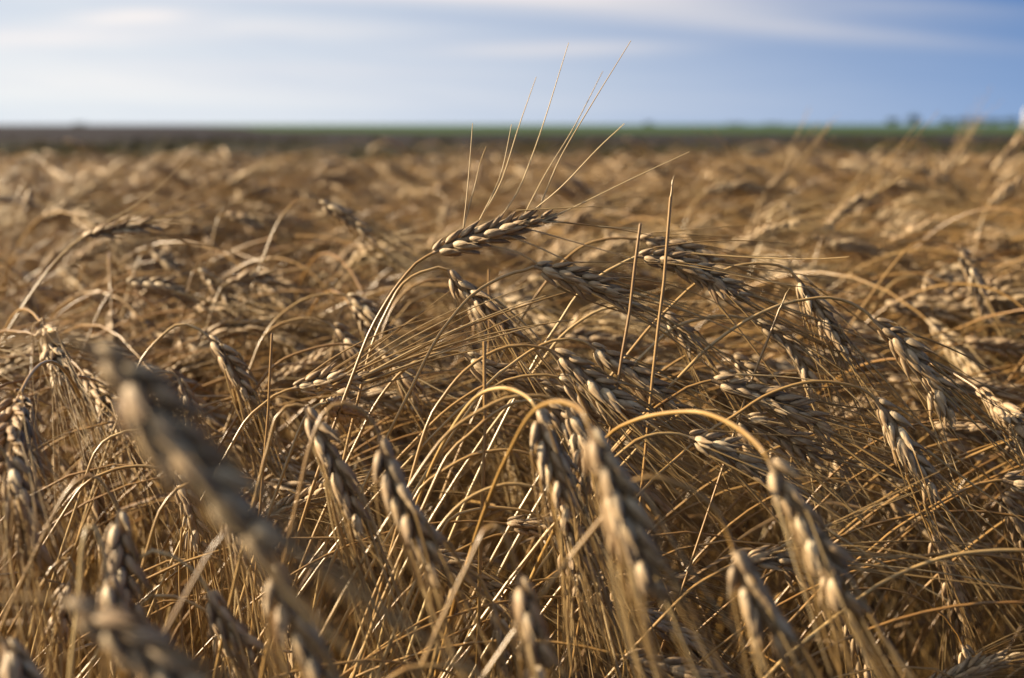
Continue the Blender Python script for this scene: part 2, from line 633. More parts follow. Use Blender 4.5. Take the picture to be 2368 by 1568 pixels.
H('wheat stalk bowed just under the tallest ear, its feathery head hanging to the right',
  [(832, 907), (859, 801), (893, 722), (931, 657), (972, 630), (1013, 618)], [(1036, 624), (1058, 655), (1099, 687), (1140, 722), (1178, 764)], .92, down=(.0, 0, -.25))
H('wheat stalk with a pale blurred arch rising behind the tallest ear',
  [(850, 905), (893, 745), (938, 675), (986, 650), (1030, 646)], [(1048, 650), (1085, 690), (1110, 745), (1125, 800)], 1.12, size=.9)
H('long arching wheat stalk whose ear slopes down right below the tallest ear',
  [(904, 993), (952, 897), (1000, 801), (1041, 740), (1089, 685), (1140, 651), (1192, 630), (1215, 625)], [(1235, 617), (1295, 632), (1346, 652), (1398, 674), (1458, 712)], .88, twist=.5)
H('wheat ear crossed by the two tall broken stems',
  [(1226, 856), (1260, 795), (1295, 743), (1336, 681), (1384, 640), (1449, 603)], [(1473, 593), (1540, 600), (1600, 620), (1655, 652), (1712, 688)], .93, twist=.4, flare=1.3)
H('wheat ear half hidden behind the top of the shorter tall broken stem',
  [(1158, 829), (1192, 760), (1226, 705), (1267, 647), (1308, 599), (1356, 565), (1415, 551), (1460, 552)], [(1476, 553), (1530, 562), (1590, 580), (1650, 606)], 1.02)
H('wheat stalk bowing beyond the tall broken stems, its ear dropping with a pale leftmost husk',
  [(1420, 860), (1500, 760), (1560, 700), (1610, 655), (1658, 633), (1696, 616), (1751, 609), (1799, 613), (1827, 625)], [(1838, 638), (1865, 675), (1890, 712), (1920, 757), (1950, 810)], .95, twist=.2)
H('wheat stalk with the longest smooth arch, ending in a bristly ear at right',
  [(1400, 1060), (1500, 945), (1559, 884), (1637, 805), (1723, 743), (1805, 705), (1867, 692), (1919, 688), (1970, 702), (2008, 727)], [(2019, 741), (2058, 772), (2107, 822), (2150, 878), (2194, 955)], .88, twist=.3, size=1.12, dens=.8)
H('wheat ear hanging behind the slanting broken straw with a split top',
  [(1400, 930), (1460, 850), (1520, 790), (1559, 757), (1610, 740), (1661, 731), (1706, 733), (1735, 740)], [(1745, 745), (1795, 768), (1832, 803), (1858, 846), (1876, 895)], .95)
H('small drooping wheat ear half covered by its neighbour under the longest arch',
  [(1500, 880), (1559, 839), (1593, 819), (1637, 812), (1668, 815)], [(1690, 822), (1715, 846), (1750, 868), (1800, 892)], .99, size=.92)
H('wheat ear with one bright first husk, lying almost flat right of centre',
  [(1440, 1020), (1500, 955), (1559, 915), (1589, 896), (1627, 884)], [(1645, 880), (1720, 902), (1775, 926), (1835, 952), (1895, 985)], .87, twist=.2, flare=1.2, size=1.1)
H('dark shaded wheat ear tucked beneath the flat lying one',
  [(1500, 1010), (1560, 965), (1610, 950), (1660, 950)], [(1690, 958), (1755, 982), (1830, 1018), (1905, 1060)], .93)
H('wheat stalk arching over to a plump ear at right with husks in two clear rows',
  [(1520, 1100), (1631, 1004), (1696, 963), (1764, 918), (1833, 891), (1884, 882), (1936, 885), (1987, 897), (2012, 912)], [(2024, 924), (2056, 968), (2085, 1020), (2118, 1070), (2150, 1122)], .84, twist=.1, size=1.05)
H('grey brown wheat ear at the very centre with a rounded pale shoulder husk',
  [(930, 1180), (986, 987), (1027, 915), (1072, 860), (1123, 822), (1175, 801), (1216, 798), (1255, 804)], [(1276, 812), (1320, 845), (1362, 880), (1412, 920), (1474, 965)], .84, twist=.3, size=1.15)
H('dark wheat ear just right of the centre one, lying parallel to it',
  [(1050, 1000), (1130, 887), (1175, 849), (1226, 812), (1278, 788), (1315, 783), (1345, 788)], [(1362, 796), (1402, 824), (1453, 858), (1504, 900), (1565, 948)], .88, twist=.3, size=1.08)
H('small wheat ear behind the cut upright straw left of centre',
  [(818, 1035), (866, 939), (918, 870), (972, 829), (1020, 815), (1058, 813)], [(1074, 820), (1112, 846), (1158, 864), (1225, 888)], .93)
H('wheat ear slipping under the centre one with small golden husks',
  [(935, 1045), (1020, 959), (1079, 915), (1123, 891), (1175, 880), (1225, 878)], [(1240, 884), (1285, 903), (1330, 925), (1400, 962)], .94)
H('wheat ear whose two lit husks show beneath the shoulder of the centre ear',
  [(960, 1050), (1060, 950), (1130, 900), (1168, 880), (1209, 870), (1265, 867)], [(1290, 872), (1330, 896), (1375, 928), (1430, 968)], .90)
H('near wheat stalk with a pale golden arch and a thin ear hanging straight below centre',
  [(900, 1400), (950, 1210), (1000, 1075), (1055, 975), (1105, 915), (1158, 897), (1202, 908), (1230, 928)], [(1242, 945), (1257, 988), (1275, 1045), (1298, 1115), (1318, 1180)], (.88, .72), down=(.1, 0, -.6), size=1.12)
H('large blurred wheat ear hanging at the front just right of centre',
  [(1065, 1352), (1106, 1222), (1150, 1105), (1188, 1025), (1215, 975), (1245, 942), (1288, 928), (1329, 939), (1352, 960)], [(1363, 985), (1385, 1045), (1415, 1120), (1445, 1210), (1480, 1300), (1505, 1360)], (.80, .58), down=(.15, 0, -.7), size=1.16, dens=.75)
H('near wheat stalk with a thick blurred arch and a long ear pointing down at right',
  [(1340, 1120), (1404, 1011), (1466, 973), (1535, 956), (1610, 952), (1661, 966), (1706, 990), (1740, 1017), (1764, 1043)], [(1778, 1062), (1808, 1120), (1848, 1185), (1888, 1255), (1920, 1320), (1948, 1385)], (.80, .62), down=(.1, 0, -.45), dens=.7, size=1.12)
H('short arched wheat stalk with a spreading bearded ear at bottom right',
  [(1400, 1190), (1466, 1112), (1535, 1107), (1593, 1130), (1634, 1157), (1661, 1188), (1682, 1230)], [(1696, 1268), (1722, 1330), (1755, 1395), (1795, 1468)], .60, down=(.25, 0, -.6), dens=.9, size=1.12)
H('wheat stalk hooked over at left with three plump husks catching the sun',
  [(96, 1250), (137, 1167), (171, 1119), (202, 1100), (226, 1106), (247, 1130), (265, 1160)], [(275, 1180), (276, 1236), (280, 1290), (290, 1350), (305, 1405)], .68, twist=.0, dens=.4, down=(0, 0, -.5), size=1.12)
H('tightly hooked wheat stalk in front of the plump husked ear at left',
  [(180, 1400), (185, 1356), (190, 1270), (202, 1217), (219, 1219), (237, 1263), (243, 1298)], [(247, 1322), (254, 1373), (264, 1435), (275, 1510)], .60, down=(0, 0, -.6), size=1.05)
H('small wheat ear drooping from a short flat arch at bottom left',
  [(270, 1400), (315, 1295), (353, 1274), (394, 1284), (446, 1318), (468, 1345)], [(480, 1363), (503, 1407), (537, 1455), (583, 1505)], .68, down=(.1, 0, -.4), size=.85)
H('thin ragged wheat ear hanging from a tiny hook near the left edge',
  [(80, 1420), (93, 1359), (120, 1315), (147, 1291), (165, 1298), (171, 1318)], [(168, 1332), (155, 1368), (145, 1414), (136, 1480)], .74, down=(0, 0, -.6), size=.8)
H('bristly wheat ear hanging down along the left edge',
  [(-120, 1180), (-80, 1060), (-40, 1022), (-10, 1025), (7, 1044)], [(17, 1061), (38, 1116), (57, 1185), (72, 1265)], .70, down=(0, 0, -.35), dens=.8, size=1.1)
H('small wheat ear at the left edge above the bristly one',
  [(-120, 1040), (-90, 960), (-45, 920), (-10, 918)], [(5, 928), (30, 970), (55, 1015), (90, 1080)], 1.02)
H('huge soft blurred wheat ear slanting down across the left front',
  [(-420, 1150), (-250, 900), (-100, 815), (40, 790), (154, 783)], [(205, 808), (285, 880), (360, 975), (440, 1075), (515, 1165), (590, 1240)], .42, dens=.45, size=1.16, thick=1.2)
H('blurred wheat ear hanging below the tip of the huge soft one',
  [(440, 1360), (500, 1258), (555, 1212), (596, 1228), (618, 1262)], [(628, 1300), (652, 1376), (695, 1466), (750, 1566)], .56, down=(.1, 0, -.5), dens=.8, size=1.15)
H('soft blurred wheat ear leaning across the bottom left corner',
  [(-260, 1640), (-160, 1470), (-60, 1400), (40, 1382), (120, 1384)], [(150, 1392), (215, 1428), (285, 1470), (355, 1520), (430, 1580)], .44, dens=.4, size=1.12)
H('wheat ear peeking in at the bottom left corner with one shiny husk',
  [(-90, 1600), (-60, 1500), (-25, 1462)], [(5, 1478), (22, 1515), (42, 1570), (60, 1640)], .58, down=(0, 0, -.5), size=1.15)
H('slim hooked wheat ear at mid left with long hanging awns',
  [(300, 900), (329, 829), (370, 781), (405, 753), (432, 750), (462, 763)], [(480, 778), (505, 808), (530, 845), (552, 885), (575, 925)], 1.0, down=(-.05, 0, -.8), lmul=1.1)
H('small pale wheat ear on a short loop below the slim hooked one',
  [(310, 940), (343, 873), (370, 860), (398, 863)], [(411, 874), (426, 908), (443, 952)], 1.0, size=.75, down=(0, 0, -.6))
H('knobbly wheat ear folded sharply downwards left of centre with shiny lumps',
  [(590, 1150), (617, 1045), (638, 966), (662, 940), (685, 936)], [(705, 940), (724, 980), (752, 1028), (776, 1085), (800, 1150), (822, 1200)], .75, down=(.05, 0, -.5), twist=.0, size=1.12)
H('wheat stalk with a short bright arch beside the knobbly ear, its own ear falling long',
  [(690, 1150), (715, 1040), (745, 960), (770, 937), (800, 932), (840, 950), (866, 983)], [(877, 1010), (898, 1075), (924, 1150), (958, 1220), (998, 1310)], .66, down=(.1, 0, -.5), dens=.7, size=1.1)
H('narrow wheat ear falling from a small yellow crook at bottom centre',
  [(1085, 1300), (1120, 1228), (1140, 1215), (1161, 1224), (1178, 1263), (1190, 1300)], [(1198, 1328), (1208, 1378), (1222, 1445), (1242, 1545)], .60, down=(.1, 0, -.6), dens=.8, size=1.05)
H('wheat ear lying level at left of centre with its awns swept up to the right',
  [(521, 1055), (566, 976), (600, 942), (634, 915), (662, 903)], [(676, 899), (730, 886), (790, 874), (860, 868)], .9, down=(.2, .1, .5), size=.9, dens=.8, lmul=1.25)
H('short tousled wheat head seen end on beside the knobbly ear',
  [(660, 1080), (690, 1000), (715, 950), (738, 935)], [(755, 932), (785, 945), (830, 962)], .86, ear_d=.93, size=.95, flare=1.8, lmul=.6)
H('wheat stalk at upper left holding its ear out level with blurred awns raised',
  [(7, 784), (51, 712), (113, 623), (154, 579), (180, 557)], [(192, 549), (240, 535), (300, 526), (352, 522)], 1.2,
  awns=[[(240, 510, 1.2), (340, 455, 1.2), (440, 362, 1.2)], [(280, 510, 1.2), (380, 470, 1.2), (478, 424, 1.2)], [(330, 515, 1.2), (400, 500, 1.2), (470, 470, 1.2)]], dens=.4)
H('long plain stem sweeping up out of the frame low on the right edge',
  [(1816, 1520), (1970, 1397), (2056, 1339), (2176, 1291), (2279, 1275), (2368, 1274), (2420, 1290)], [(2445, 1300), (2500, 1340), (2560, 1390), (2620, 1450)], .76, thick=1.1)
H('dark wheat stalk rising to the right edge with a first small husk at its top',
  [(1900, 1360), (2015, 1270), (2073, 1222), (2176, 1160), (2262, 1119), (2305, 1111)], [(2318, 1111), (2370, 1124), (2430, 1150), (2490, 1190)], .85, size=1.0)
H('feathery wheat ear spilling to the right beneath the thick blurred arch',
  [(1420, 1060), (1470, 1020), (1520, 1003), (1570, 1004)], [(1590, 1010), (1645, 1030), (1700, 1058), (1770, 1100)], .82, dens=.95, flare=1.5, twist=.9, size=.9)
H('wheat ear lying sideways behind the bearded bottom right ear',
  [(1520, 1440), (1586, 1373), (1627, 1342), (1670, 1318)], [(1690, 1308), (1760, 1292), (1850, 1284), (1940, 1282)], .80, dens=.85)
# arches whose heads hang among the tangle
H('low wheat arch between the near stems just under centre',
  [(940, 1200), (972, 1130), (1020, 1092), (1089, 1054), (1168, 1040), (1225, 1050)], [(1243, 1058), (1275, 1085), (1300, 1130), (1320, 1190)], .82, down=(0, 0, -.5))
H('bright wheat arch spanning the gap below centre, ear hidden by the near thin one',
  [(985, 1290), (1017, 1219), (1072, 1160), (1140, 1126), (1199, 1119), (1250, 1133), (1280, 1152)], [(1292, 1165), (1318, 1215), (1335, 1270), (1345, 1330)], .78, down=(0, 0, -.6))
H('lower of the two parallel wheat arches in the gap below centre',
  [(1000, 1290), (1037, 1205), (1089, 1181), (1158, 1174), (1226, 1185)], [(1255, 1200), (1290, 1240), (1310, 1290), (1325, 1350)], .84, down=(0, 0, -.6))
H('golden wheat arch crossing the bottom edge at centre',
  [(840, 1640), (907, 1565), (969, 1541), (1034, 1538), (1106, 1558)], [(1140, 1580), (1180, 1640), (1200, 1700)], .60)
H('thin crooked wheat stem bending over at bottom centre above the golden arch',
  [(1030, 1420), (1044, 1366), (1065, 1329), (1085, 1318), (1109, 1335), (1130, 1375)], [(1140, 1395), (1152, 1440), (1160, 1490), (1165, 1540)], .74, size=.62, down=(0, 0, -.6))
H('wheat arch at left passing behind the huge blurred ear',
  [(180, 1160), (219, 1048), (257, 1010), (291, 997), (333, 993)], [(360, 1005), (400, 1050), (420, 1110), (432, 1170)], .92, down=(0, 0, -.8))
H('pale wheat arch at left that runs under the huge blurred ear',
  [(120, 1230), (189, 1126), (240, 1095), (291, 1080), (343, 1078), (384, 1088)], [(405, 1100), (430, 1150), (445, 1205), (460, 1260)], .88, down=(0, 0, -.8), dens=.9)
H('amber wheat arch left of the small drooping ear, disappearing behind blur',
  [(326, 1325), (343, 1263), (370, 1181), (411, 1130), (450, 1111)], [(475, 1112), (515, 1150), (540, 1210), (552, 1270)], .78, down=(0, 0, -.5))
H('wheat arch low on the left with a bright upper edge over dark stems',
  [(310, 1420), (350, 1378), (400, 1380), (450, 1398)], [(480, 1415), (515, 1465), (540, 1530), (555, 1590)], .78, size=.85, down=(0, 0, -.5))
H('blurred wheat stalk with a dangling shaded ear at upper left of centre',
  [(600, 620), (640, 520), (680, 470), (715, 460)], [(738, 466), (780, 488), (818, 515), (858, 548)], 1.32)
H('dark blurred wheat ear near the top right, bent like a bow',
  [(1960, 560), (2010, 460), (2050, 412), (2090, 393)], [(2112, 390), (2150, 400), (2190, 425), (2232, 452)], 2.0, twist=1.2)
H('blurred wheat ear hanging steeply at upper right with a lit left side',
  [(1943, 787), (2030, 660), (2085, 590), (2120, 562), (2160, 555), (2203, 566)], [(2218, 578), (2245, 620), (2265, 672), (2282, 728)], 1.3)
H('shaded blurred wheat ear sloping left of the steep hanging one at upper right',
  [(1990, 760), (2040, 680), (2080, 645), (2115, 638)], [(2132, 645), (2160, 670), (2190, 700), (2222, 735)], 1.4)
H('upright wheat ear raised like a torch against the far field at upper right',
  [(2060, 640), (2100, 540), (2150, 450)], [(2166, 420), (2185, 395), (2210, 365), (2226, 350)], 2.3, down=(0, 0, .6))
H('blurred wheat ear pointing up into the top right corner of the field',
  [(2200, 560), (2250, 470), (2285, 410)], [(2296, 392), (2325, 362), (2352, 335), (2380, 312)], 2.2, down=(.2, 0, .3))
H('level blurred wheat ear in the middle distance above the long smooth arch',
  [(1780, 700), (1830, 620), (1870, 580), (1895, 572)], [(1910, 568), (1950, 566), (1990, 574), (2020, 582)], 1.55, twist=1.2)
H('low pale wheat ear lying level behind the stems left of the tallest ear',
  [(760, 700), (800, 640), (835, 610)], [(850, 606), (890, 602), (930, 600), (960, 604)], 1.5)
H('small blurred hooked wheat ear with a bright knob at mid left',
  [(230, 800), (260, 730), (285, 706)], [(300, 710), (320, 735), (345, 765), (372, 790)], 1.4)
H('sunlit level wheat ear in the blur left of centre, one of its husks white',
  [(200, 790), (240, 700), (275, 660)], [(292, 655), (340, 655), (390, 665), (430, 690)], 1.25)
H('faint wheat ear with small curl hanging left of the tallest stem',
  [(770, 800), (785, 730), (800, 704)], [(815, 706), (830, 730), (850, 760), (862, 790)], 1.15, size=.8)

H('thick amber wheat arch running parallel above the near stems at centre', [(930, 1150), (993, 1055), (1041, 997), (1106, 952), (1168, 921), (1209, 915), (1250, 915), (1285, 923)], [(1308, 940), (1335, 985), (1352, 1040), (1362, 1095)], .76, down=(0, 0, -.5))
H('second amber arch of the pair at centre, a little lower and farther right', [(975, 1180), (1034, 1055), (1082, 1008), (1140, 958), (1192, 931), (1236, 925)], [(1262, 932), (1298, 960), (1326, 1005), (1342, 1060)], .80, down=(0, 0, -.5))
H('wheat ear glowing golden between the tall broken straws and the longest arch', [(1180, 930), (1243, 849), (1295, 781), (1346, 740), (1391, 716), (1440, 708), (1500, 714)], [(1533, 727), (1560, 750), (1590, 785), (1612, 818)], .96, down=(0, 0, -.5))
H('wheat stalk whose arch passes behind the lone upright broken straw', [(520, 1010), (569, 932), (634, 846), (703, 812), (780, 796), (845, 803)], [(868, 812), (903, 835), (935, 872), (955, 905)], 1.0)
H('upper of two thin soft arches left of the tallest stem', [(580, 850), (617, 767), (652, 726), (703, 692), (754, 680), (785, 681)], [(800, 685), (830, 700), (858, 724), (880, 752)], 1.15)
H('lower of two thin soft arches left of the tallest stem', [(575, 860), (612, 775), (669, 742), (720, 736), (752, 746)], [(765, 752), (790, 775), (812, 803), (830, 835)], 1.1)
H('dark half of a blurred V of two wheat ears, upper right', [(1850, 560), (1835, 480), (1810, 438)], [(1790, 426), (1765, 412), (1738, 397), (1708, 384)], 2.1, size=.95)
H('bright half of a blurred V of two wheat ears, upper right', [(1700, 600), (1745, 500), (1765, 455)], [(1776, 436), (1795, 422), (1815, 408), (1836, 395)], 2.0, down=(0, 0, .7), lmul=1.1)
H('dark blurred wheat ear arched flat like an eyebrow below the V of ears', [(1560, 600), (1590, 500), (1612, 460)], [(1628, 447), (1665, 435), (1710, 431), (1768, 440)], 1.9)
H('short pale blurred wheat ear sloping down right, below the V of ears', [(1740, 620), (1770, 530), (1790, 484)], [(1806, 474), (1822, 485), (1838, 499), (1855, 514)], 1.6, size=.85)
H('long pale blurred wheat head leaning up right over the level dark ear', [(1850, 720), (1880, 620), (1895, 565)], [(1905, 545), (1930, 508), (1965, 476), (2002, 450)], 1.6, down=(.2, 0, .3))
H('dark blurred wheat ear lying level under the bow shaped one', [(1960, 600), (1985, 490), (2005, 440)], [(2028, 428), (2060, 425), (2100, 430), (2140, 441)], 2.1)
H('dark blurred wheat ear slanting up near the right edge of the field', [(2240, 640), (2262, 540), (2278, 490)], [(2288, 474), (2310, 458), (2332, 440), (2354, 424)], 1.8, down=(.2, 0, .2))
H('pale blurred wheat ear hanging straight down near the left edge, far back', [(20, 560), (35, 470), (50, 430), (62, 422)], [(70, 430), (69, 448), (65, 468), (60, 492)], 1.8, size=.85, down=(0, 0, -.5))
H('blurred wheat ear with two round bright knobs above the V of dark ears at left', [(480, 640), (495, 540), (508, 500)], [(522, 496), (548, 500), (572, 510), (596, 522)], 1.55)
H('dark level wheat ear at left of centre, its first husk a bright dot', [(460, 820), (490, 720), (512, 664)], [(524, 655), (560, 647), (600, 641), (640, 641)], 1.3)
H('left of two parallel dark wheat ears sloping down right at mid left', [(280, 740), (310, 630), (328, 588)], [(344, 582), (370, 594), (398, 612), (425, 636)], 1.45)
H('right of two parallel dark wheat ears sloping down right at mid left', [(400, 820), (430, 690), (446, 630)], [(458, 622), (484, 640), (510, 664), (538, 696)], 1.32)


def broken_stalk(label, pts, d, r_mm, split=True):
    r = np.random.default_rng(int(pts[0][0]))
    S = np.array([at(x, y, d) for x, y in pts])
    low, foot = foot_path(S[0], S[1] - S[0], r, lean=.8)
    P = np.vstack([low, catmull(S, .006)]) - foot
    root = link('broken_stalk', None, label=label, category='straw', group='broken headless straws among the wheat')
    root.location = foot
    g = Geo()
    r_mm *= .8
    P = P + np.interp(np.arange(len(P)), [0, len(P) * .55, len(P) * .8, len(P) - 1], [0, .0, .0016, 0])[:, None] * np.array([1.0, 0, 0])
    add_stem(g, P, r_mm / 1000 * 1.2, r_mm / 1000, 8, r.uniform(.25, .5), (P[-1][2] * .5, P[-1][2] * .8))
    top, ax = P[-1], unit(P[-1] - P[-2])
    V, F = tube(np.array([top, top + ax * .0004]), [r_mm / 1000, r_mm / 5000], 8)
    g.add(V, F, 0, .1)
    link('stem', g.mesh('stem', [M_STEM]), root)
    if split:                                    # splinter left standing on the break
        g = Geo()
        q = np.array([top - ax * .002 + (0, 0, 0), top + ax * .004 + (.0004, 0, 0), top + ax * .009 + (.0003, 0, 0), top + ax * .013 + (.0012, 0, .0)])
        V, F = tube(q, [r_mm / 1400, r_mm / 1500, r_mm / 1900, .00012], 6)
        g.add(V, F, 0, .9)
        link('splinter', g.mesh('splinter', [M_STEM]), root)


broken_stalk('taller broken straw with a splintered tip standing above its neighbours', [(1508, 870), (1520, 740), (1535, 600), (1551, 455)], .85, 1.15)
broken_stalk('shorter of the two tall broken straws right of the tallest ear', [(1435, 820), (1450, 720), (1466, 610), (1481, 518)], .84, 1.1, False)
broken_stalk('straight upright broken straw standing alone left of centre', [(600, 1180), (611, 1000), (620, 880), (629, 772)], .86, .95, False)
broken_stalk('dark upright broken straw cutting across the arches at centre', [(1110, 1290), (1113, 1100), (1116, 940), (1120, 790)], .80, 1.2, False)
broken_stalk('slanting broken straw with split top lying over the longest arch', [(1715, 935), (1735, 872), (1775, 780), (1804, 712)], .87, .95)
broken_stalk('faint short broken straw behind the ear under the tallest one', [(1126, 760), (1128, 690), (1130, 624)], 1.02, .9, False)

# ------------------------------------------------------------------ stalks of the standing crop
def proto_path(r, kind):
    """centre line of stem and ear in the xz plane, leaning and nodding towards +x"""
    if kind == 'up':
        a0, a1, p = rad(r.uniform(4, 14)), rad(r.uniform(35, 70)), 2.6
    elif kind == 'nod':
        a0, a1, p = rad(r.uniform(8, 20)), rad(r.uniform(95, 130)), r.uniform(3.2, 5)
    else:
        a0, a1, p = rad(r.uniform(6, 18)), rad(r.uniform(145, 172)), r.uniform(6, 10)
    L = .95
    s = np.linspace(0, 1, 120)
    a = a0 + (a1 - a0) * s ** p
    ds = L / 119
    x = np.cumsum(np.sin(a)) * ds
    z = np.cumsum(np.cos(a)) * ds
    y = np.cumsum(r.uniform(-.10, .10) * s ** 2) * ds
    stem = np.stack([x, y, z], 1)
    Le = r.uniform(.062, .09)
    ae = a1 + np.linspace(0, rad(r.uniform(0, 28)), 12)
    ex = stem[-1, 0] + np.cumsum(np.sin(ae)) * Le / 12
    ez = stem[-1, 2] + np.cumsum(np.cos(ae)) * Le / 12
    ear = np.vstack([stem[-1:], np.stack([ex, np.full(12, stem[-1, 1]), ez], 1)])
    top = max(stem[:, 2].max(), ear[:, 2].max())
    return stem, ear, top


def build_proto(r, kind, lod):
    """returns stem, ear, beard, leaf geometry tuples and the top height. lod 1 = near, 2 = middle, 3 = far"""
    stem, ear, top = proto_path(r, kind)
    idx = np.unique(np.r_[0, 15, 30, 50, 65, 78, np.arange(86, 120, {1: 2, 2: 4, 3: 8}[lod]), 119])
    P = stem[idx]
    gs = Geo()
    add_stem(gs, P, .0016, .0008, {1: 7, 2: 5, 3: 3}[lod], r.uniform(.1, .6))
    tw = r.uniform(-1.2, 1.2)
    ge, gb, gl = Geo(), Geo(), []
    if lod < 3:
        Pn, lay = ear_layout(ear, tw, (0, 1, 0), r, 1.0 if lod == 1 else 1.15, None if lod == 1 else 13)
        V, F = tube(Pn[::6], [.001, .0018, .0024, .0025, .0025, .0024, .0023, .002, .0016, .0008], 5)
        ge.add(V, F, 1, .4)
        sets = []
        for M, f, s in lay:
            sp, tips = (SPK_MID if lod == 1 else SPK_LOW)[r.integers(4)]
            ge.add_geo(sp.merged(), M)
            sets.append(tips)
        n = 9 if lod == 1 else 5
        for pw, dd, L in awn_specs(lay, sets, r, .95 if lod == 1 else .85, 1.0, 1.1):
            dd = unit(dd + np.array([0, 0, -.3]))
            C = awn_curve(r, n)
            M = awn_matrix(pw, dd, L, bend_dir(r), r)
            V = C @ M[:3, :3].T + M[:3, 3]
            V, F = tube(V, np.linspace(.00042, .00016, n) * (1 if lod == 1 else 1.2), 3)
            gb.add(V, F, 2, r.uniform(.2, 1))
    else:
        Pn, L = resample(ear, 7)
        V, F = tube(Pn, [.0022, .0062, .0066, .006, .0056, .0042, .0006], 5)
        V = V + r.normal(0, .0009, V.shape)
        ge.add(V, F, 1, .6)
        T, N, B = frames(Pn)
        for k in range(13):
            i = r.integers(1, 7)
            a = r.uniform(0, 6.28)
            dd = unit(T[i] + (N[i] * math.cos(a) + B[i] * math.sin(a)) * r.uniform(.1, .45) + np.array([0, 0, -.15]))
            p = Pn[i]
            q = p + dd * r.uniform(.05, .09)
            V, F = tube(np.array([p, q]), [.0006, .0002], 3)
            gb.add(V, F, 2, .6)
    for k in range({1: 2, 2: 1, 3: 0}[lod] if r.random() < .6 else 0):
        i = int(r.uniform(38, 92))
        a = r.uniform(0, 6.28)
        d = np.array([math.cos(a), math.sin(a), r.uniform(.3, 1.2)])
        gl.append(Geo())
        leaf_geo(gl[-1], stem[i], d, r.uniform(.10, .20), r.uniform(.003, .0065), r, {1: 12, 2: 8, 3: 5}[lod], r.uniform(.1, .9))
    return gs, ge, gb, gl, top


KINDS = ['nod', 'nod', 'hang', 'nod', 'up', 'hang', 'nod', 'hang', 'nod', 'up', 'nod', 'hang', 'nod', 'hang']
rp = np.random.default_rng(21)
PRO1 = [build_proto(rp, k, 1) for k in KINDS]
PRO2 = []
for i in range(22):
    a = build_proto(rp, KINDS[i % 14], 2)
    g = Geo()
    for q in list(a[:3]) + a[3]:
        g.add_geo(q.merged())
    PRO2.append((g.merged(), a[4]))
PRO3 = []
for i in range(22):
    a = build_proto(rp, KINDS[i % 14], 3)
    g = Geo()
    for q in list(a[:3]) + a[3]:
        g.add_geo(q.merged())
    PRO3.append((g.merged(), a[4]))


def field_edge(x):
    return 6.4 + 0.25 * x + .3 * math.sin(x * 1.7)


def inside(x, y, margin=.35):
    half = (1184 / FOC) * y * 1.04 + margin
    return -half < x < half and .30 < y < min(field_edge(x), 14)


def outside_left(x, y):
    """the crop goes on beyond the left of the view, where it shades what is seen"""
    half = (1184 / FOC) * max(y, 0) * 1.04 + .35
    return -half - 1.5 < x <= -half - .20 and y < 5.5 and (y > 1.0 or x < -half - .4)


def top_at(r, y):
    """height of the crop's top: level canopy, laid lower where the photographer stands"""
    base = (.862 if y < 3 else .848) + r.normal(0, .024)
    if y < 1.0:
        base = np.interp(y, [.3, .5, .7, .85, 1.0], [.60, .66, .715, .75, .78]) + r.uniform(-.08, .02)
    elif y < 1.7:
        base = np.interp(y, [1.0, 1.25, 1.7], [.79, .815, .855]) + r.normal(0, .014)
    if y > 1.8 and r.random() < .05:          # a few ears stand proud of the rest
        base += r.uniform(.02, .07)
    return min(base, .955)


def place(r, x, y, tgt, top):
    s = tgt / top
    th = r.normal(.1, .5) if r.random() < .9 else r.uniform(0, 6.28)
    if y < 1.35:                    # nothing hangs back over the open edge of the crop
        th = abs(th) * r.uniform(.2, .9) - .15 if th < 3.3 else r.uniform(1.2, 2.8)
    tilt = r.normal(0, .05)
    M = np.eye(4)
    R = rotZ(th) @ rotX(tilt)
    M[:3, :3] = R * s
    M[:3, 3] = (x, y, 0)
    return M, s, th, tilt


spots = []
rs = np.random.default_rng(77)


def scatter(y0, y1, dens, tag):
    x1 = (1184 / FOC) * y1 * 1.04 + .35
    n = int(2 * x1 * (y1 - y0) * dens)
    for _ in range(n):
        x, y = rs.uniform(-x1, x1), rs.uniform(y0, y1)
        if inside(x, y):
            spots.append((x, y, tag))


scatter(.34, .95, 170, 0)
scatter(.95, 1.5, 470, 0)
for _ in range(int(1.45 * 6 * 380 * 1.9)):
    x, y = rs.uniform(-3.9, -.2), rs.uniform(-.5, 5.5)
    if outside_left(x, y):
        spots.append((x, y, 3))
scatter(1.5, 3.2, 320, 1)
scatter(3.2, 6.0, 210, 2)
scatter(6.0, 13.0, 120, 2)

# the 235 that show largest beside the traced ones become stalks of their own
cand = []
for i, (x, y, t) in enumerate(spots):
    tgt = top_at(rs, max(y, 1.3) if t == 3 else y)
    cand.append([x, y, t, tgt])
vis = []
for i, (x, y, t, tgt) in enumerate(cand):
    # where the bent top (about .2 m right of the foot) shows in the picture
    xt = x + .18
    px = 1184 + xt / max(y, .2) * FOC
    show = 0
    if t != 3 and -60 < px < 2430 and y > .5 and y < 2.4:
        hgt = (tgt - np.interp(y, [.5, 1, 1.7, 2.4], [.70, .80, .86, .88]))
        show = (1 / y) * 1.0 + hgt * 9
    vis.append(show)
order = np.argsort(vis)[::-1]
single = set(order[:235].tolist())

# prototypes of single stalks
PM = []
for gs, ge, gb, gl, top in PRO1:
    PM.append((gs.mesh('stem', [M_STEM]), ge.mesh('ear', [M_HUSK, M_HUSK]), gb.mesh('beard', [M_AWN, M_AWN, M_AWN]), [q.mesh('leaf', [M_LEAF] * 4) for q in gl], top))

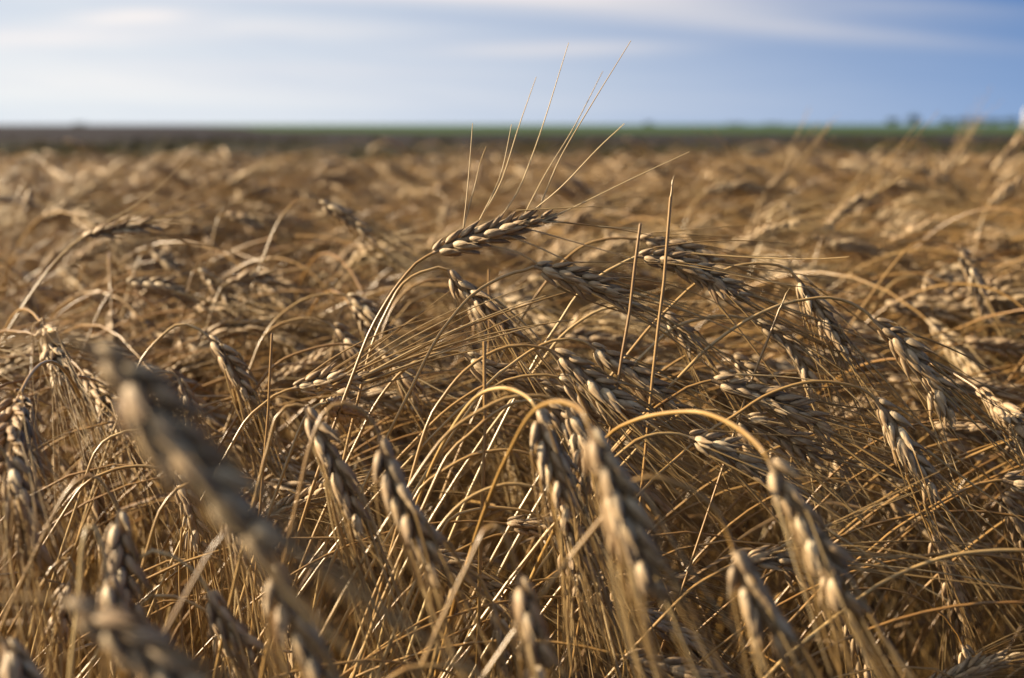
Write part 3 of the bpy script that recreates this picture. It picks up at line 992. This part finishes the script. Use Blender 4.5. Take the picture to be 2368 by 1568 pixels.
ZX = ['at far left', 'left of centre', 'near the centre', 'right of centre', 'at far right']
first = {}
for i in sorted(single):
    x, y, t, tgt = cand[i]
    k = rs.integers(len(PM))
    kind = KINDS[k]
    M, s, th, tilt = place(rs, x, y, tgt, PM[k][4])
    if k not in first:
        root = link('wheat_stalk', None)
        link('stem', PM[k][0], root)
        e = link('ear', PM[k][1], root)
        link('beard', PM[k][2], e)
        for q in PM[k][3]:
            link('leaf', q, root)
        first[k] = root
    else:
        src = first[k]
        root = src.copy()
        COL.objects.link(root)
        for ch in src.children:
            c = ch.copy()
            COL.objects.link(c)
            c.parent = root
            for gch in ch.children:
                q = gch.copy()
                COL.objects.link(q)
                q.parent = c
    root.location = (x, y, 0)
    root.rotation_euler = (tilt, 0, th)
    root.scale = (s, s, s)
    px = 1184 + (x + .15) / y * FOC
    z = ZX[int(np.clip(px / 2368 * 5, 0, 4))]
    band = 'in the near tangle' if y < 1.0 else ('behind the sharp ears' if y < 1.45 else 'in the blur halfway back')
    look = {'up': 'wheat stalk with raised ear', 'nod': 'nodding wheat stalk', 'hang': 'wheat stalk with hanging ear'}[kind]
    root['label'] = f'{look} {band} {z}'
    root['category'] = 'wheat stalk'
    root['group'] = f'wheat stalks {band} {z}'

# the rest of the crop reads as one mass
field = Geo()
for i, (x, y, t, tgt) in enumerate(cand):
    if i in single:
        continue
    if t >= 2 or y > 3.2:
        P = PRO3
    else:
        P = PRO2
    g, top = P[rs.integers(len(P))]
    M, s, th, tilt = place(rs, x, y, tgt, top)
    field.add_geo(g, M, rs.uniform(0, .75) if y > 1.3 else rs.uniform(0, .5))
link('wheat_crop', field.mesh('wheat_crop', MATS), None, label='dense ripe golden wheat filling the field back to its edge', category='wheat crop', kind='stuff')
print('FIELD faces', sum(len(f) for f in field.F), 'heroes', N_HERO, 'spots', len(cand))


# ------------------------------------------------------------------ ground and far fields
def ground_mat(name, ramp, scale, rough=.95, stretch=(1, 1, 1), detail=8):
    m = bpy.data.materials.new(name)
    m.use_nodes = True
    nt = m.node_tree
    p = nt.nodes['Principled BSDF']
    p.inputs['Roughness'].default_value = rough
    p.inputs['Specular IOR Level'].default_value = .1
    t = nd(nt, 'ShaderNodeTexCoord')
    mp = nd(nt, 'ShaderNodeMapping')
    mp.inputs['Scale'].default_value = stretch
    nz = nd(nt, 'ShaderNodeTexNoise')
    nz.inputs['Scale'].default_value = scale
    nz.inputs['Detail'].default_value = detail
    nt.links.new(t.outputs['Object'], mp.inputs[0])
    nt.links.new(mp.outputs[0], nz.inputs['Vector'])
    cr = nd(nt, 'ShaderNodeValToRGB')
    el = cr.color_ramp.elements
    el[0].position, el[0].color = .3, (*ramp[0], 1)
    el[1].position, el[1].color = .7, (*ramp[1], 1)
    if len(ramp) > 2:
        e = el.new(.5)
        e.color = (*ramp[2], 1)
    nt.links.new(nz.outputs[0], cr.inputs[0])
    nt.links.new(cr.outputs[0], p.inputs['Base Color'])
    return m


def sheet(name, pts, z, mat, label=None):
    me = bpy.data.meshes.new(name)
    me.from_pydata([(x, y, z) for x, y in pts], [], [tuple(range(len(pts)))])
    me.materials.append(mat)
    return link(name, me, None, kind='structure')


M_SOIL = ground_mat('soil', [(0.0152, 0.0092, 0.0048), (0.0305, 0.0196, 0.0109)], 18)
M_PLOUGH = ground_mat('ploughed soil', [(0.0149, 0.0113, 0.0131), (0.0270, 0.0196, 0.0192)], .08, stretch=(1, .3, 1))
M_STUB = ground_mat('weedy stubble', [(0.0152, 0.0196, 0.0070), (0.0479, 0.0305, 0.0152), (0.0305, 0.0218, 0.0109)], .10, stretch=(.5, .25, 1))
M_GREEN = ground_mat('green crop', [(0.030, 0.060, 0.016), (0.050, 0.085, 0.024)], .01)
sheet('ground', [(-6000, -200), (6000, -200), (6000, 8000), (-6000, 8000)], 0, M_SOIL)
sheet('stubble_field', [(-400, 14), (400, 30), (400, 84), (-400, 78)], .004, M_STUB)
sheet('ploughed_field', [(-900, 78.01), (900, 86.01), (900, 155), (120, 165), (-8, 168), (-42, 240), (-90, 480), (-900, 3900)], .008, M_PLOUGH)
sheet('green_field', [(-900, 3901), (-90, 481), (-42, 241), (-8, 169), (120, 166), (900, 156), (3000, 900), (3000, 7900), (-3000, 7900)], .012, M_GREEN)


M_WEED = ground_mat('weed leaves', [(0.0226, 0.0307, 0.0097), (0.0687, 0.0525, 0.0226)], 1.5)
rw = np.random.default_rng(9)
g = Geo()
for k in range(900):
    y = rw.uniform(38, 92)
    x = rw.uniform(-.40, .40) * y
    if math.sin(x * .35 + 1) + math.sin(x * .11 + y * .2) + rw.normal(0, .5) < .1:
        continue
    hgt = rw.uniform(.12, .42)
    for j in range(14):
        a = rw.uniform(0, 6.28)
        d = np.array([math.cos(a), math.sin(a), 0]) * rw.uniform(.05, .45)
        p = np.array([x, y, .01]) + d * .5
        q = p + d * .5 + (0, 0, hgt * rw.uniform(.5, 1))
        sd = np.array([-d[1], d[0], 0]) / (np.linalg.norm(d) + 1e-6) * rw.uniform(.015, .05)
        g.add(np.array([p - sd, p + sd, q + sd * .3, q - sd * .3]), np.array([[0, 1, 2, 3]]))
link('weeds', g.mesh('weeds', [M_WEED], False), None, label='low dark green weeds on the strip beyond the wheat', category='weeds', kind='stuff')

# ------------------------------------------------------------------ far trees
M_BARK = ground_mat('bark', [(.06, .045, .03), (.11, .085, .06)], 6)
M_CROWN = ground_mat('foliage', [(.030, .048, .022), (.055, .080, .032)], .9, .8)


def far_tree(label, px, dist, h, w, seed, name='broadleaf_tree', cat='tree', crown_lo=.22):
    r = np.random.default_rng(seed)
    p = at(px, HORIZON, dist)
    x, y = p[0], p[1]
    root = link(name, None, None, label=label, category=cat, group='trees on the horizon')
    root.location = (x, y, 0)
    g = Geo()
    P = np.array([(0, 0, 0), (.1, 0, h * .25), (-.1, .1, h * .5), (.1, 0, h * .8)])
    V, F = tube(P, [h * .035, h * .028, h * .02, h * .006], 8)
    g.add(V, F)
    for k in range(6):
        a = r.uniform(0, 6.28)
        b = np.array([0, 0, h * r.uniform(.25, .55)])
        e = b + np.array([math.cos(a) * w * .35, math.sin(a) * w * .35, h * r.uniform(.12, .3)])
        V, F = tube(np.array([b, (b + e) / 2 + (0, 0, .2), e]), [h * .014, h * .01, h * .004], 5)
        g.add(V, F)
    link('trunk', g.mesh('trunk', [M_BARK]), root)
    g = Geo()
    n = 1500
    cl = r.normal(0, 1, (26, 3))
    cl /= np.linalg.norm(cl, axis=1)[:, None]
    cl *= r.uniform(.35, .95, (26, 1))
    for k in range(n):
        c = cl[r.integers(26)] + r.normal(0, .17, 3)
        q = np.array([c[0] * w / 2, c[1] * w / 2, h * (crown_lo + (1 - crown_lo) / 2) + c[2] * h * (1 - crown_lo) / 2])
        if q[2] < .1:
            continue
        s = r.uniform(.3, .65) * h / 9
        a, b = unit(r.normal(0, 1, 3)), unit(r.normal(0, 1, 3))
        b = unit(np.cross(a, b))
        g.add(np.array([q - a * s, q - b * s * .6, q + a * s, q + b * s * .6]), np.array([[0, 1, 2, 3]]))
    link('crown', g.mesh('crown', [M_CROWN]), root)


far_tree('left one of the pair of round dark trees on the horizon at right', 2064, 900, 5.4, 8, 1)
far_tree('right and taller one of the pair of round dark trees on the horizon', 2114, 900, 6.6, 8.5, 2)
for i, (px, h, w, lab) in enumerate([
        (2190, 5.2, 14, 'low wide tree starting the dark far tree line at right'),
        (2228, 6.0, 12, 'second tree of the dark far tree line at right, slightly domed'),
        (2262, 5.4, 14, 'middle tree of the dark far tree line at right'),
        (2300, 5.0, 15, 'flat topped tree of the dark far tree line near the right edge'),
        (2338, 5.6, 14, 'last tree of the dark far tree line before the pale tower')]):
    far_tree(lab, px, 1000, h, w, 10 + i)
far_tree('lone small bush on the left part of the horizon', 183, 900, 2.6, 10, 31, 'bush', 'bush', .05)
far_tree('lone small bush on the horizon behind the tall awns', 1500, 900, 3.0, 8, 32, 'bush', 'bush', .05)
far_tree('low bush on the green horizon left of the round tree pair', 1700, 900, 2.6, 16, 33, 'bush', 'bush', .05)
far_tree('low bush on the green horizon beside the other low one', 1790, 900, 2.4, 14, 34, 'bush', 'bush', .05)

# pale tower cut by the right edge
M_WHITE = ground_mat('white render', [(.46, .43, .44), (.54, .51, .52)], 2)
p = at(2375, HORIZON, 700)
tw = link('tower', None, None, label='pale white tower on the horizon cut off by the right edge', category='tower')
tw.location = (p[0] + .2, p[1], 0)
g = Geo()
V, F = tube(np.array([(0, 0, 0), (0, 0, .3), (0, 0, 7.6), (0, 0, 7.6), (0, 0, 7.9)]), [1.7, 1.6, 1.6, 1.8, 1.8], 28)
g.add(V, F)
link('wall', g.mesh('wall', [M_WHITE], False), tw)
g = Geo()
V, F = tube(np.array([(0, 0, 7.9), (0, 0, 8.5), (0, 0, 9.0), (0, 0, 9.1)]), [1.75, 1.2, .4, .05], 28)
g.add(V, F)
link('roof', g.mesh('roof', [M_WHITE], False), tw)
